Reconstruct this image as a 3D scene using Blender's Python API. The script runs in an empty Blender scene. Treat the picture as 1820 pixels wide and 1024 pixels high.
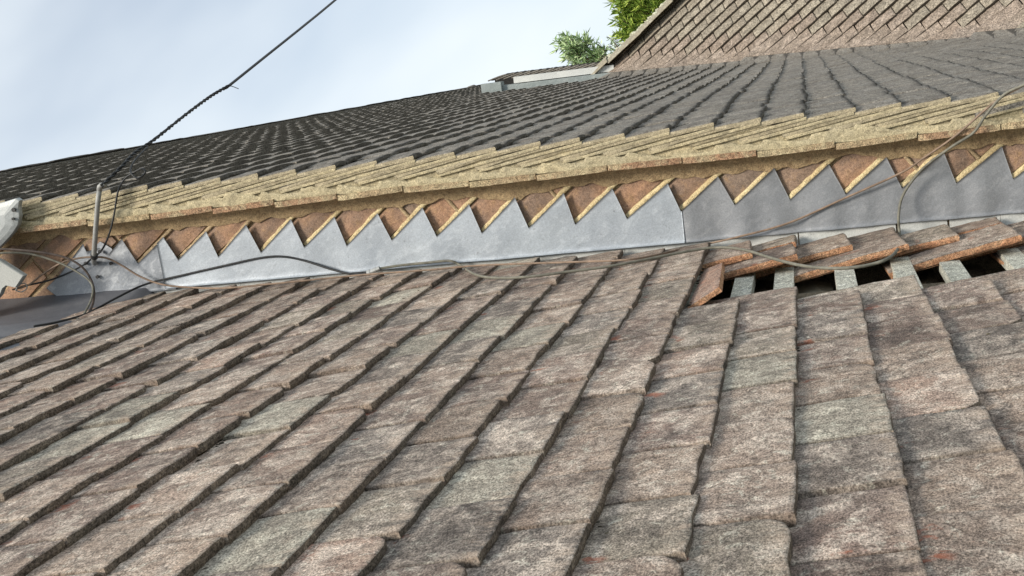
import bpy, bmesh, math, random
import numpy as np
from mathutils import Vector, Matrix, noise
random.seed(7)
scene = bpy.context.scene
col = scene.collection
# ------------------------------------------------------------------ camera
Z0 = 6.0                                    # eye height above the ground
F, CX, CY = 2250.0, 910.0, 512.0            # focal length and centre, in photo pixels
dY = np.array([510, -462, F]); dY /= np.linalg.norm(dY)
dX = np.array([.711, -.639, -.294]); dX -= dY*(dX@dY); dX /= np.linalg.norm(dX)
dU = np.cross(dX, dY)
R3 = np.array([dX, dY, dU])                 # photo axes -> world axes
cam_d = bpy.data.cameras.new('camera'); cam = bpy.data.objects.new('camera', cam_d); col.objects.link(cam)
right = R3@np.array([1, 0, 0.]); up = -(R3@np.array([0, 1, 0.])); back = -(R3@np.array([0, 0, 1.]))
m = Matrix.Identity(4)
for i in range(3):
    m[i][0], m[i][1], m[i][2] = right[i], up[i], back[i]
m[2][3] = Z0
cam.matrix_world = m
cam_d.sensor_width = 36; cam_d.lens = 36*F/1820; cam_d.clip_start = .02; cam_d.clip_end = 3000
scene.camera = cam
# ------------------------------------------------------------------ light
TO_SUN = Vector((-.42, -.62, .70)).normalized()
w = bpy.data.worlds.new('World'); scene.world = w; w.use_nodes = True
nt = w.node_tree; nt.nodes.clear()
sky = nt.nodes.new('ShaderNodeTexSky'); sky.sky_type = 'NISHITA'; sky.sun_disc = False
sky.sun_elevation = math.asin(TO_SUN.z); sky.sun_rotation = math.atan2(TO_SUN.x, TO_SUN.y)
tc = nt.nodes.new('ShaderNodeTexCoord')
mp = nt.nodes.new('ShaderNodeMapping'); mp.inputs['Scale'].default_value = (1, 1, 2.2); mp.inputs['Location'].default_value = (.3, .1, .25)
nz = nt.nodes.new('ShaderNodeTexNoise'); nz.inputs['Scale'].default_value = 2.6; nz.inputs['Detail'].default_value = 4; nz.inputs['Roughness'].default_value = .45
rp = nt.nodes.new('ShaderNodeValToRGB'); rp.color_ramp.elements[0].position = .32; rp.color_ramp.elements[1].position = .62
rp.color_ramp.elements[0].color = (.45, .45, .45, 1); rp.color_ramp.elements[1].color = (.97, .97, .97, 1)
bs = nt.nodes.new('ShaderNodeBackground'); bs.inputs['Strength'].default_value = .11
bc = nt.nodes.new('ShaderNodeBackground'); bc.inputs['Color'].default_value = (.72, .775, .81, 1); bc.inputs['Strength'].default_value = 1.08
mx = nt.nodes.new('ShaderNodeMixShader'); wo = nt.nodes.new('ShaderNodeOutputWorld')
L = nt.links.new
L(tc.outputs['Generated'], mp.inputs[0]); L(mp.outputs[0], nz.inputs['Vector']); L(nz.outputs['Fac'], rp.inputs[0])
L(sky.outputs[0], bs.inputs[0]); L(rp.outputs[0], mx.inputs[0]); L(bs.outputs[0], mx.inputs[1]); L(bc.outputs[0], mx.inputs[2]); L(mx.outputs[0], wo.inputs[0])
sd = bpy.data.lights.new('sun', 'SUN'); sd.energy = 3.5; sd.angle = math.radians(16); sd.color = (1, .91, .79)
so = bpy.data.objects.new('sun', sd); col.objects.link(so)
so.rotation_euler = TO_SUN.to_track_quat('Z', 'Y').to_euler()
scene.view_settings.view_transform = 'Standard'; scene.view_settings.look = 'None'
scene.view_settings.exposure = .30; scene.view_settings.gamma = 1; scene.view_settings.use_curve_mapping = False

# ------------------------------------------------------------------ frames
PIT = math.radians(36); cP, sP = math.cos(PIT), math.sin(PIT)
S = Vector((cP, 0, -sP)); N = Vector((sP, 0, cP)); YV = Vector((0, 1, 0)); O = Vector((0, 0, Z0))
def P(s, y, n): return O + S*s + YV*y + N*n          # roof frame: s down the slope, y away, n off the slope
ROOF_M = Matrix(((cP, 0, sP, 0), (0, 1, 0, 0), (-sP, 0, cP, 0), (0, 0, 0, 1)))
def ray(px, py): return R3@np.array([px-CX, py-CY, F])
def onY(px, py, y):
    v = ray(px, py); v = v*(y/v[1]); return O + Vector(v)
def onN(px, py, n):
    v = ray(px, py); k = n/(v[0]*sP+v[2]*cP); return O + Vector(v*k)
def sn(px, py, y):
    v = ray(px, py); v = v*(y/v[1]); return (v[0]*cP - v[2]*sP, v[0]*sP + v[2]*cP)
def proj(p):
    v = np.array([p[0], p[1], p[2]-Z0]); c = R3.T@v
    return (CX+F*c[0]/c[2], CY+F*c[1]/c[2], c[2]) if c[2] > .05 else (9e9, 9e9, c[2])
def nz3(x, y, z=0.): return noise.noise(Vector((x, y, z)))
# ------------------------------------------------------------------ object helpers
def tag(o, label=None, cat=None, group=None, kind=None):
    if label: o['label'] = label
    if cat: o['category'] = cat
    if group: o['group'] = group
    if kind: o['kind'] = kind
    return o
def empty(name, loc, label, cat, group=None):
    o = bpy.data.objects.new(name, None); col.objects.link(o); o.location = loc; o.empty_display_size = .1
    return tag(o, label, cat, group)
def mesh(name, verts, faces, mats, midx=None, smooth=False):
    me = bpy.data.meshes.new(name); me.from_pydata([tuple(v) for v in verts], [], faces)
    for mt in (mats if isinstance(mats, (list, tuple)) else [mats]): me.materials.append(mt)
    if midx is not None: me.polygons.foreach_set('material_index', midx)
    if smooth: me.polygons.foreach_set('use_smooth', [True]*len(me.polygons))
    me.update(); return me
def place(name, me, parent=None, mw=None):
    o = bpy.data.objects.new(name, me); col.objects.link(o)
    if parent is not None:
        o.parent = parent
        o.matrix_parent_inverse = Matrix.Identity(4)
        inv = Matrix.Translation(-Vector(parent.location))
        o.matrix_basis = inv@(mw if mw is not None else Matrix.Identity(4))
    elif mw is not None: o.matrix_basis = mw
    return o
def boxv(c, hx, hy, hz, ax=Vector((1, 0, 0)), ay=Vector((0, 1, 0)), az=Vector((0, 0, 1))):
    vs = [c+ax*hx*i+ay*hy*j+az*hz*k for i in (-1, 1) for j in (-1, 1) for k in (-1, 1)]
    fs = [(0, 1, 3, 2), (4, 6, 7, 5), (0, 4, 5, 1), (2, 3, 7, 6), (0, 2, 6, 4), (1, 5, 7, 3)]
    return vs, fs
def smooth_path(pts, n=8):
    out = []
    for i in range(len(pts)-1):
        p0 = pts[max(i-1, 0)]; p1 = pts[i]; p2 = pts[i+1]; p3 = pts[min(i+2, len(pts)-1)]
        for j in range(n):
            t = j/n
            out.append(.5*((2*p1)+(p2-p0)*t+(2*p0-5*p1+4*p2-p3)*t*t+(3*p1-p0-3*p2+p3)*t**3))
    out.append(pts[-1]); return out
def tube(path, r, seg=8, cap=True):
    vs, fs = [], []; prev = None
    for i, p in enumerate(path):
        t = (path[min(i+1, len(path)-1)]-path[max(i-1, 0)]).normalized()
        if prev is None: a = t.orthogonal().normalized()
        else: a = (prev-t*prev.dot(t)).normalized()
        prev = a; b = t.cross(a)
        rr = r(i/(len(path)-1)) if callable(r) else r
        for k in range(seg):
            an = 2*math.pi*k/seg; vs.append(p+(a*math.cos(an)+b*math.sin(an))*rr)
    for i in range(len(path)-1):
        for k in range(seg):
            fs.append((i*seg+k, i*seg+(k+1) % seg, (i+1)*seg+(k+1) % seg, (i+1)*seg+k))
    if cap:
        fs.append(tuple(range(seg-1, -1, -1))); fs.append(tuple((len(path)-1)*seg+k for k in range(seg)))
    return vs, fs
def merge(parts):
    V, Fc = [], []
    for v, f in parts:
        b = len(V); V += list(v); Fc += [tuple(i+b for i in q) for q in f]
    return V, Fc
# ------------------------------------------------------------------ material helpers
class NG:
    def __init__(s, name):
        s.m = bpy.data.materials.new(name); s.m.use_nodes = True; s.t = s.m.node_tree
        s.b = s.t.nodes['Principled BSDF']; s.tc = s.t.nodes.new('ShaderNodeTexCoord'); s.vec = s.tc.outputs['Object']
    def n(s, k): return s.t.nodes.new(k)
    def l(s, a, b): s.t.links.new(a, b)
    def offset_by_random(s, island=False, amp=37.):
        if island: r = s.n('ShaderNodeNewGeometry').outputs['Random Per Island']
        else: r = s.n('ShaderNodeObjectInfo').outputs['Random']
        s.rand = r
        mu = s.n('ShaderNodeMath'); mu.operation = 'MULTIPLY'; mu.inputs[1].default_value = amp; s.l(r, mu.inputs[0])
        a = s.n('ShaderNodeVectorMath'); a.operation = 'ADD'; s.l(s.vec, a.inputs[0]); s.l(mu.outputs[0], a.inputs[1]); s.vec = a.outputs[0]
    def noise(s, scale, detail=4, rough=.6, stretch=(1, 1, 1), w=0., dist=0.):
        mp = s.n('ShaderNodeMapping'); mp.inputs['Scale'].default_value = stretch; mp.inputs['Location'].default_value = (w, w*.7, w*.3)
        s.l(s.vec, mp.inputs[0]); t = s.n('ShaderNodeTexNoise'); t.inputs['Scale'].default_value = scale
        t.inputs['Detail'].default_value = detail; t.inputs['Roughness'].default_value = rough; t.inputs['Distortion'].default_value = dist
        s.l(mp.outputs[0], t.inputs['Vector']); return t.outputs['Fac']
    def ramp(s, fac, stops, interp='LINEAR'):
        r = s.n('ShaderNodeValToRGB'); r.color_ramp.interpolation = interp; e = r.color_ramp.elements
        while len(e) < len(stops): e.new(.5)
        for q, (p, c) in zip(e, stops):
            q.position = p; q.color = (c, c, c, 1) if isinstance(c, (int, float)) else (*c, 1)
        s.l(fac, r.inputs[0]); return r.outputs[0]
    def mix(s, fac, a, b, mode='MIX'):
        x = s.n('ShaderNodeMix'); x.data_type = 'RGBA'; x.blend_type = mode
        for sock, v in ((x.inputs[0], fac), (x.inputs[6], a), (x.inputs[7], b)):
            if isinstance(v, (int, float)): sock.default_value = v
            elif isinstance(v, tuple): sock.default_value = (*v, 1)
            else: s.l(v, sock)
        return x.outputs[2]
    def math(s, op, a, b):
        x = s.n('ShaderNodeMath'); x.operation = op
        for i, v in enumerate((a, b)):
            if isinstance(v, (int, float)): x.inputs[i].default_value = v
            else: s.l(v, x.inputs[i])
        return x.outputs[0]
    def finish(s, colr, rough=.85, bumps=(), metallic=0., spec=.3):
        if isinstance(colr, tuple): s.b.inputs['Base Color'].default_value = (*colr, 1)
        else: s.l(colr, s.b.inputs['Base Color'])
        if isinstance(rough, (int, float)): s.b.inputs['Roughness'].default_value = rough
        else: s.l(rough, s.b.inputs['Roughness'])
        s.b.inputs['Metallic'].default_value = metallic; s.b.inputs['Specular IOR Level'].default_value = spec
        prev = None
        for h, st, d in bumps:
            bn = s.n('ShaderNodeBump'); bn.inputs['Strength'].default_value = st; bn.inputs['Distance'].default_value = d
            s.l(h, bn.inputs['Height'])
            if prev is not None: s.l(prev, bn.inputs['Normal'])
            prev = bn.outputs[0]
        if prev is not None: s.l(prev, s.b.inputs['Normal'])
        return s.m

def clay_mat(name, pal, lichen, lf, grain=1., island=False, orange=0., k=1., dark=.45, aniso=1., edge_dark=0.):
    g = NG(name); raw = g.vec; g.offset_by_random(island)
    n = len(pal)
    base = g.ramp(g.rand, [(i/(n-1) if n > 1 else 0, c) for i, c in enumerate(pal)], 'CONSTANT' if n > 4 else 'LINEAR')
    big = g.noise(9*k, 3, .55, (.8, 1.6, 1), 3)
    c = g.mix(g.ramp(big, [(.35, 0.), (.65, 1.)]), base, g.mix(.5, base, pal[n//2]))
    sx, sy = (.95, .8) if aniso else (1, 1)
    blot = g.noise(19*k, 7, .68, (sx, sy, 1), 11, .8)
    c = g.mix(g.math('MULTIPLY', g.ramp(blot, [(.47, 0.), (.60, 1.)]), lf), c, lichen)
    bl2 = g.noise(15*k, 7, .72, (sx, sy, 1), 29, .5)
    c = g.mix(g.math('MULTIPLY', g.ramp(bl2, [(.49, 0.), (.64, 1.)]), dark), c, (.060, .050, .046))
    bl3 = g.noise(48*k, 6, .75, (sx*.9, sy, 1), 41, .7)
    c = g.mix(g.math('MULTIPLY', g.ramp(bl3, [(.55, 0.), (.66, 1.)]), lf*.7), c, tuple(min(.62, q*1.3) for q in lichen))
    mid = g.noise(85*k, 5, .75, (sx, sy, 1), 5, .3)
    c = g.mix(1., c, g.ramp(mid, [(.32, .55), (.5, 1.), (.68, 1.38)]), 'MULTIPLY')
    gr = g.noise(360*k, 3, .8, (1.1, .7, 1), 2)
    c = g.mix(1., c, g.ramp(gr, [(.38, .38), (.5, .98), (.62, 1.62)]), 'MULTIPLY')
    if orange:
        og = g.noise(11*k, 6, .7, (.8, 1.2, 1), 51)
        xs = g.n('ShaderNodeSeparateXYZ'); g.l(raw, xs.inputs[0])
        edge = g.ramp(g.math('MULTIPLY', xs.outputs[0], -1.), [(.078, 0.), (.092, 1.)])
        m1 = g.ramp(og, [(.70, 0.), (.76, 1.)]); m2 = g.math('MULTIPLY', g.ramp(og, [(.60, 0.), (.65, 1.)]), edge)
        c = g.mix(g.math('MULTIPLY', g.math('MAXIMUM', m1, m2), orange), c, (.34, .115, .065))
    if edge_dark < 0:
        r2 = g.math('FRACT', g.math('MULTIPLY', g.rand, 17.3), 0.)
        c = g.mix(1., c, g.ramp(r2, [(0, .80), (.5, 1.), (1, 1.2)]), 'MULTIPLY')
        xs = g.n('ShaderNodeSeparateXYZ'); g.l(raw, xs.inputs[0])
        xs2 = g.math('MULTIPLY', xs.outputs[0], -1.)
        tail_cream = g.math('MULTIPLY', g.ramp(xs2, [(.004, 1.), (.035, 0.)]), g.ramp(g.noise(26, 6, .7, (.8, 1.6, 1), 77), [(.44, 0.), (.58, 1.)]))  # patchy cream band along the tail edge
        c = g.mix(g.math('MULTIPLY', tail_cream, .6), c, g.mix(1., (.56, .44, .34), g.ramp(gr, [(.38, .6), (.62, 1.3)]), 'MULTIPLY'))
        side = g.ramp(g.math('ABSOLUTE', xs.outputs[1], 0.), [(.0828, 0.), (.0862, 1.)])
        c = g.mix(g.math('MULTIPLY', side, -edge_dark), c, (.045, .036, .03))  # darker along both side edges, so the joints read
    if edge_dark > 0:
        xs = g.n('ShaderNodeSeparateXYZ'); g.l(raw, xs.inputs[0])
        tail = g.ramp(g.math('MULTIPLY', xs.outputs[0], -1.), [(.003, 1.), (.011, 0.)])  # darker rim along the tail edge
        c = g.mix(g.math('MULTIPLY', tail, edge_dark), c, (.03, .028, .026))
    return g.finish(c, .92, [(mid, .6, .004), (gr, .8*grain, .0024)], spec=.2)

pal_low = [(.225, .165, .135), (.29, .228, .185), (.33, .252, .20), (.24, .20, .168), (.35, .27, .212), (.215, .185, .16), (.32, .23, .18), (.285, .245, .195), (.255, .19, .155), (.31, .255, .205)]
M_low = clay_mat('weathered_clay_tile', pal_low, (.54, .46, .385), .72, orange=.7, dark=.6, edge_dark=-.35)
M_lowgreen = clay_mat('green_lichened_clay_tile', [(.29, .262, .215), (.335, .30, .245), (.30, .272, .222)], (.50, .465, .38), .7, dark=.45, edge_dark=-.4)
M_lowbutt = clay_mat('shaded_clay_tile_tail', [(.15, .115, .09), (.19, .145, .11), (.13, .105, .085), (.17, .14, .11)], (.32, .26, .20), .5, dark=.5)  # darker brown butts: shade contrast put into the colour
M_lowred = clay_mat('fresh_red_clay_tile', [(.33, .20, .145), (.29, .20, .155), (.33, .19, .14)], (.30, .24, .20), .7, orange=.5)
M_side = clay_mat('raw_clay_edge', [(.42, .215, .125), (.46, .25, .14), (.40, .19, .11)], (.52, .34, .21), .6, dark=.25)
pal_up = [(.165, .150, .128), (.215, .197, .168), (.19, .175, .15), (.25, .228, .195)]
M_up = clay_mat('dark_concrete_tile', pal_up, (.23, .22, .20), .6, k=.8, dark=.4, edge_dark=.75)
M_upf = clay_mat('dark_concrete_tile_far', pal_up, (.23, .22, .20), .6, island=True, k=.5, dark=.4)
M_upbutt = clay_mat('shaded_dark_tile_edge', [(.12, .11, .094), (.155, .141, .12)], (.19, .172, .148), .4, island=False)  # butt faces painted darker than the tops, shade in the colour
pal_re = [(.225, .198, .158), (.25, .22, .172), (.232, .205, .163), (.245, .21, .165), (.222, .20, .158)]
M_rbutt = clay_mat('shaded_plain_tile_edge', [(.05, .04, .032), (.06, .05, .04)], (.08, .07, .055), .4)  # dark gap shade under the tails painted into the edge colour
M_rear = clay_mat('buff_plain_tile', pal_re, (.38, .34, .27), .35, k=.35, dark=.2, aniso=0)
M_rearf = clay_mat('buff_plain_tile_far', pal_re, (.38, .35, .27), .5, island=True, k=.35, dark=.25, aniso=0)
M_rearpink = clay_mat('pinkish_valley_tile', [(.235, .19, .152), (.222, .182, .146), (.245, .195, .155)], (.36, .30, .25), .5, k=.35, dark=.3, aniso=0)

def mortar_mat(name, a, b, dirt, k=1., df=.5, bump=.8):
    g = NG(name); n1 = g.noise(12*k, 4, .6, w=1); n2 = g.noise(90*k, 4, .7, w=4); n3 = g.noise(420*k, 2, .7, w=9)
    c = g.mix(g.ramp(n1, [(.35, 0.), (.65, 1.)]), a, b)
    c = g.mix(g.math('MULTIPLY', g.ramp(g.noise(34*k, 5, .7, w=17), [(.48, 0.), (.66, 1.)]), df), c, dirt)
    c = g.mix(1., c, g.ramp(n2, [(.3, .7), (.5, 1.), (.7, 1.2)]), 'MULTIPLY')
    c = g.mix(1., c, g.ramp(n3, [(.36, .62), (.5, 1.), (.64, 1.32)]), 'MULTIPLY')
    return g.finish(c, .93, [(n2, bump, .004), (n3, bump, .0018)], spec=.15)
M_verge = mortar_mat('lichened_verge_mortar', (.50, .43, .275), (.42, .37, .25), (.24, .21, .145))
M_vside = mortar_mat('tile_edge_under_mortar_wash', (.50, .43, .29), (.42, .37, .26), (.24, .21, .155))
M_point = mortar_mat('yellow_pointing', (.60, .49, .28), (.68, .58, .35), (.42, .30, .16), df=.5)
M_soffit = mortar_mat('brown_bedding_mortar', (.47, .35, .205), (.41, .31, .185), (.26, .17, .10), df=.5)
M_oldmortar = mortar_mat('old_brick_mortar', (.52, .40, .25), (.42, .32, .20), (.16, .11, .07), df=.5)

def brick_mat():
    g = NG('weathered_brick'); g.offset_by_random()
    base = g.ramp(g.rand, [(0, (.38, .24, .16)), (.2, (.30, .21, .15)), (.4, (.44, .265, .17)), (.6, (.27, .21, .165)), (.8, (.37, .25, .175)), (1, (.46, .28, .18))])
    n1 = g.noise(16, 4, .6, w=1); n2 = g.noise(150, 4, .7, w=4); n3 = g.noise(520, 2, .7, w=8)
    c = g.mix(g.ramp(n1, [(.38, .0), (.62, .75)]), base, (.24, .18, .145))
    c = g.mix(g.ramp(g.noise(38, 5, .7, w=7), [(.52, 0.), (.68, .6)]), c, (.40, .26, .14))
    c = g.mix(1., c, g.ramp(n2, [(.3, .7), (.5, 1.), (.7, 1.25)]), 'MULTIPLY')
    c = g.mix(1., c, g.ramp(n3, [(.36, .65), (.5, 1.), (.64, 1.3)]), 'MULTIPLY')
    return g.finish(c, .9, [(n2, .6, .003), (n3, .6, .0015)], spec=.2)
M_brick = brick_mat()

def lead_mat(name, a, b, pale, pf, r0=.45, r1=.62, met=.35):
    g = NG(name)
    n1 = g.noise(7, 4, .6, w=1); n2 = g.noise(26, 5, .65, (1, 1, 2.2), 3, .8); n3 = g.noise(300, 3, .7, w=5)
    c = g.mix(g.ramp(n1, [(.35, 0.), (.65, 1.)]), a, b)
    c = g.mix(g.math('MULTIPLY', g.ramp(n2, [(.5, 0.), (.66, 1.)]), pf), c, pale)
    c = g.mix(g.ramp(g.noise(55, 5, .7, w=23), [(.60, 0.), (.70, .45)]), c, (.16, .165, .17))
    c = g.mix(1., c, g.ramp(n3, [(.35, .86), (.65, 1.12)]), 'MULTIPLY')
    return g.finish(c, g.ramp(n2, [(.3, r0), (.7, r1)]), [(n2, .12, .003), (n3, .2, .0006)], metallic=met, spec=.4)
M_lead = lead_mat('bright_lead', (.42, .465, .51), (.35, .39, .435), (.54, .585, .63), .45)
M_lead2 = lead_mat('dull_lead', (.235, .25, .27), (.29, .305, .325), (.43, .44, .46), .3, .48, .62)
M_lead0 = lead_mat('stained_lead', (.32, .345, .38), (.22, .24, .265), (.58, .61, .64), .45)
M_leadd = lead_mat('dark_lead', (.105, .11, .125), (.14, .145, .16), (.2, .2, .21), .3, .5, .7, .2)
M_soak = lead_mat('pale_lead_soaker', (.52, .54, .53), (.58, .60, .58), (.7, .7, .68), .4, .5, .7, .15)
M_galv = lead_mat('galvanised_steel', (.30, .32, .32), (.37, .39, .39), (.47, .49, .49), .5, .45, .6, .3)
M_panel = lead_mat('pale_grey_panel', (.36, .37, .35), (.40, .41, .39), (.46, .46, .44), .4, .5, .7, 0.)
M_bluegrey = lead_mat('blue_grey_flashing', (.22, .26, .26), (.27, .31, .31), (.42, .46, .46), .5, .5, .7, .1)
def plain(name, c, r=.6, met=0., gl=60, var=.35):
    g = NG(name); n = g.noise(gl, 4, .6)
    cc = g.mix(1., c, g.ramp(n, [(.3, 1-var), (.7, 1+var)]), 'MULTIPLY')
    return g.finish(cc, r, [(n, .3, .001)], metallic=met)
M_black = plain('black_cable_sheath', (.022, .024, .026), .45)
M_grey = plain('weathered_grey_cable', (.16, .155, .125), .6)
M_brown = plain('sun_browned_cable', (.23, .165, .12), .6)
M_drk = plain('dark_brown_cable', (.085, .065, .055), .55)
M_wood = clay_mat('treated_grey_batten', [(.44, .45, .39), (.50, .50, .43), (.40, .41, .355)], (.58, .57, .49), .5, k=.9, dark=.15)
M_rafter = clay_mat('old_rafter', [(.12, .10, .075), (.15, .125, .09)], (.2, .17, .12), .5, dark=.4)
M_felt = plain('black_roofing_felt', (.02, .019, .018), .9)
M_dust = mortar_mat('dusty_brown_underlay', (.13, .10, .07), (.08, .062, .045), (.25, .2, .14), df=.5)
M_paper = plain('torn_tan_underlay', (.30, .275, .21), .9, gl=25)
M_grime = plain('dark_moss', (.035, .03, .02), .95, gl=200, var=.6)
M_mossg = plain('dry_moss', (.10, .085, .05), .95, gl=200, var=.6)
M_bolt = plain('dark_bolt', (.05, .05, .05), .5, .5)

# ------------------------------------------------------------------ ground and hidden bodies of the houses
g = NG('grass_ground'); c = g.mix(g.ramp(g.noise(.8, 5), [(.4, 0.), (.6, 1.)]), (.05, .075, .03), (.09, .085, .05)); M_ground = g.finish(c, .95)
me = mesh('ground', [(-600, -600, 0), (600, -600, 0), (600, 600, 0), (-600, 600, 0)], [(0, 1, 2, 3)], M_ground)
tag(place('ground', me), kind='structure')
def wallbox(x0, x1, y0, y1, z0, z1):
    return boxv(Vector(((x0+x1)/2, (y0+y1)/2, (z0+z1)/2)), (x1-x0)/2, (y1-y0)/2, (z1-z0)/2)

# ------------------------------------------------------------------ a roofing tile
def tile_mesh(name, L_, W_, T_, mats, nu=12, nv=10, camber=.0, arch=.0, wav=.0016, chip=0., seed=0, rnd=.003, rough=.0008, side_slot=0, butt_slot=0):
    """x from -L (head) to 0 (tail), y across, z=0 is the top surface at the tail."""
    rs = random.Random(seed)
    us = [0.]+[rnd/L_]+[rnd/L_+(1-2*rnd/L_)*((i/(nu-2))**1.5) for i in range(1, nu-1)]+[1.]
    vsn = [0., rnd/W_]+[rnd/W_+(1-2*rnd/W_)*i/(nv-2) for i in range(1, nv-1)]+[1.]
    cc = (rs.choice([0, 1]), rs.uniform(.012, .03)*chip)
    def top(u, v, iu, iv):
        x = -u*L_; y = (v-.5)*W_
        x += wav*nz3(y*22, seed*3.1, 1)*2*(1-u)**4
        y += wav*.7*nz3(x*16, seed*2.3, 5+v)*2
        if cc[1] > 0:
            dd = (1-v if cc[0] else v)*W_
            if dd < cc[1] and u < .12: x -= (cc[1]-dd)*.9*(1-u/.12)+.001
        z = camber*(1-(2*u-1)**2)-camber*0 + arch*(1-(2*v-1)**2) - arch
        z += rough*nz3(x*70, y*70, seed)*1.6 + .0012*nz3(x*14, y*14, seed+9)*1.5
        if iu == 0 or iu == len(us)-1 or iv == 0 or iv == len(vsn)-1: z -= rnd*.6
        return Vector((x, y, z))
    V, Fc, MI = [], [], []
    nU, nV = len(us), len(vsn)
    for i, u in enumerate(us):
        for j, v in enumerate(vsn): V.append(top(u, v, i, j))
    for i in range(nU-1):
        for j in range(nV-1):
            a = i*nV+j; Fc.append((a, a+nV, a+nV+1, a+1)); MI.append(0)
    # ring down
    ring = [(0, j) for j in range(nV)]+[(i, nV-1) for i in range(1, nU)]+[(nU-1, j) for j in range(nV-2, -1, -1)]+[(i, 0) for i in range(nU-2, 0, -1)]
    base = len(V); nr = len(ring)
    for lvl, dz, pull in ((0, .5, -.0006), (1, 1., .0012)):
        for (i, j) in ring:
            p = V[i*nV+j].copy(); q = rs.uniform(-.0006, .0006)*(rough/.0008)
            zt = camber*0 + p.z
            p.z = zt - (T_-rnd*.6)*dz
            if i == 0: p.x -= pull+q
            if i == nU-1: p.x += pull
            if j == 0: p.y += pull+q
            if j == nV-1: p.y -= pull+q
            V.append(p)
    for k in range(nr):
        k2 = (k+1) % nr; a, b = ring[k][0]*nV+ring[k][1], ring[k2][0]*nV+ring[k2][1]
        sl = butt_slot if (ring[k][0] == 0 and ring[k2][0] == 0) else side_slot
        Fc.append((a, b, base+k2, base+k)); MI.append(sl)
        Fc.append((base+k, base+k2, base+nr+k2, base+nr+k)); MI.append(sl)
    # underside: strips between matching y columns
    lo = {ring[k]: base+nr+k for k in range(nr)}
    for j in range(nV-1):
        Fc.append((lo[(0, j)], lo[(0, j+1)], lo[(nU-1, j+1)], lo[(nU-1, j)])); MI.append(side_slot)
    me = mesh(name, V, Fc, mats, MI, smooth=False)
    me.polygons.foreach_set('use_smooth', [q == 0 for q in [0 if k < (nU-1)*(nV-1) else 1 for k in range(len(Fc))]])
    return me
def frame(origin, xd, yd, zd):
    m = Matrix.Identity(4)
    for i in range(3): m[i][0], m[i][1], m[i][2], m[i][3] = xd[i], yd[i], zd[i], origin[i]
    return m

# ------------------------------------------------------------------ near roof
YW = 3.166                                  # face of the lead against the gable wall
NT = -.4975
tails = [-1.548, -1.437, -1.332, -1.220, -1.118, -1.010, -.908, -.800, -.694, -.586, -.480, -.369, -.262, -.155, -.047, .071, .186, .305, .425]
while tails[0] > -3.0: tails.insert(0, tails[0]-.107)
while tails[-1] < 1.5: tails.append(tails[-1]+.116)
i0 = min(range(len(tails)), key=lambda i: abs(tails[i]+.047))
GW = .1775; TL = .285; TT = .0145
near_roof = empty('tiled_roof', P(-.05, 2.0, -.52), 'foreground roof of mottled grey brown plain clay tiles running up to the lead flashing', 'roof')
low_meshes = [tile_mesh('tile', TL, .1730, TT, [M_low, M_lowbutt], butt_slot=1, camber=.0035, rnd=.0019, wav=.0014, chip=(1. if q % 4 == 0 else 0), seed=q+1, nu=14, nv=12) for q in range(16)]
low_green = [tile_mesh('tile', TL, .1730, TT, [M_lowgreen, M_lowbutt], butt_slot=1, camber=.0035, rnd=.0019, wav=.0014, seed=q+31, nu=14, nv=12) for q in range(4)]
low_red = [tile_mesh('tile', TL, .1730, TT, [M_lowred], camber=.003, wav=.002, seed=q+41, nu=14, nv=12) for q in range(3)]
low_side = [tile_mesh('tile', TL, .1730, TT+.001, [M_low, M_side], camber=.003, wav=.002, seed=q+51, nu=14, nv=12, side_slot=1) for q in range(4)]
def low_tile(s, yc, mi, tau, dn=0., rz=0., rx=0., width=1., par=near_roof, name='tile', wid=1.):
    ca = math.atan(tau)
    xd = S*math.cos(ca)+N*math.sin(ca); yd = YV.copy(); zd = xd.cross(yd)
    mat = frame(P(s, yc, NT+dn), xd, yd, zd)@Matrix.Rotation(rz, 4, 'Z')@Matrix.Rotation(rx, 4, 'X')@Matrix.Diagonal((1, wid, 1, 1))
    return place(name, mi, par, mat)
rt = random.Random(12)
GREEN = {(850, 860), (510, 950), (1355, 655), (1500, 740), (780, 600), (1720, 960), (130, 800), (250, 725), (880, 600)}
REDS = {(1785, 490)}
def near_any(px, py, st, r): return any(abs(px-a) < r and abs(py-b) < r*.7 for a, b in st)
used_g, used_r = set(), set()
count_low = 0
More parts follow.
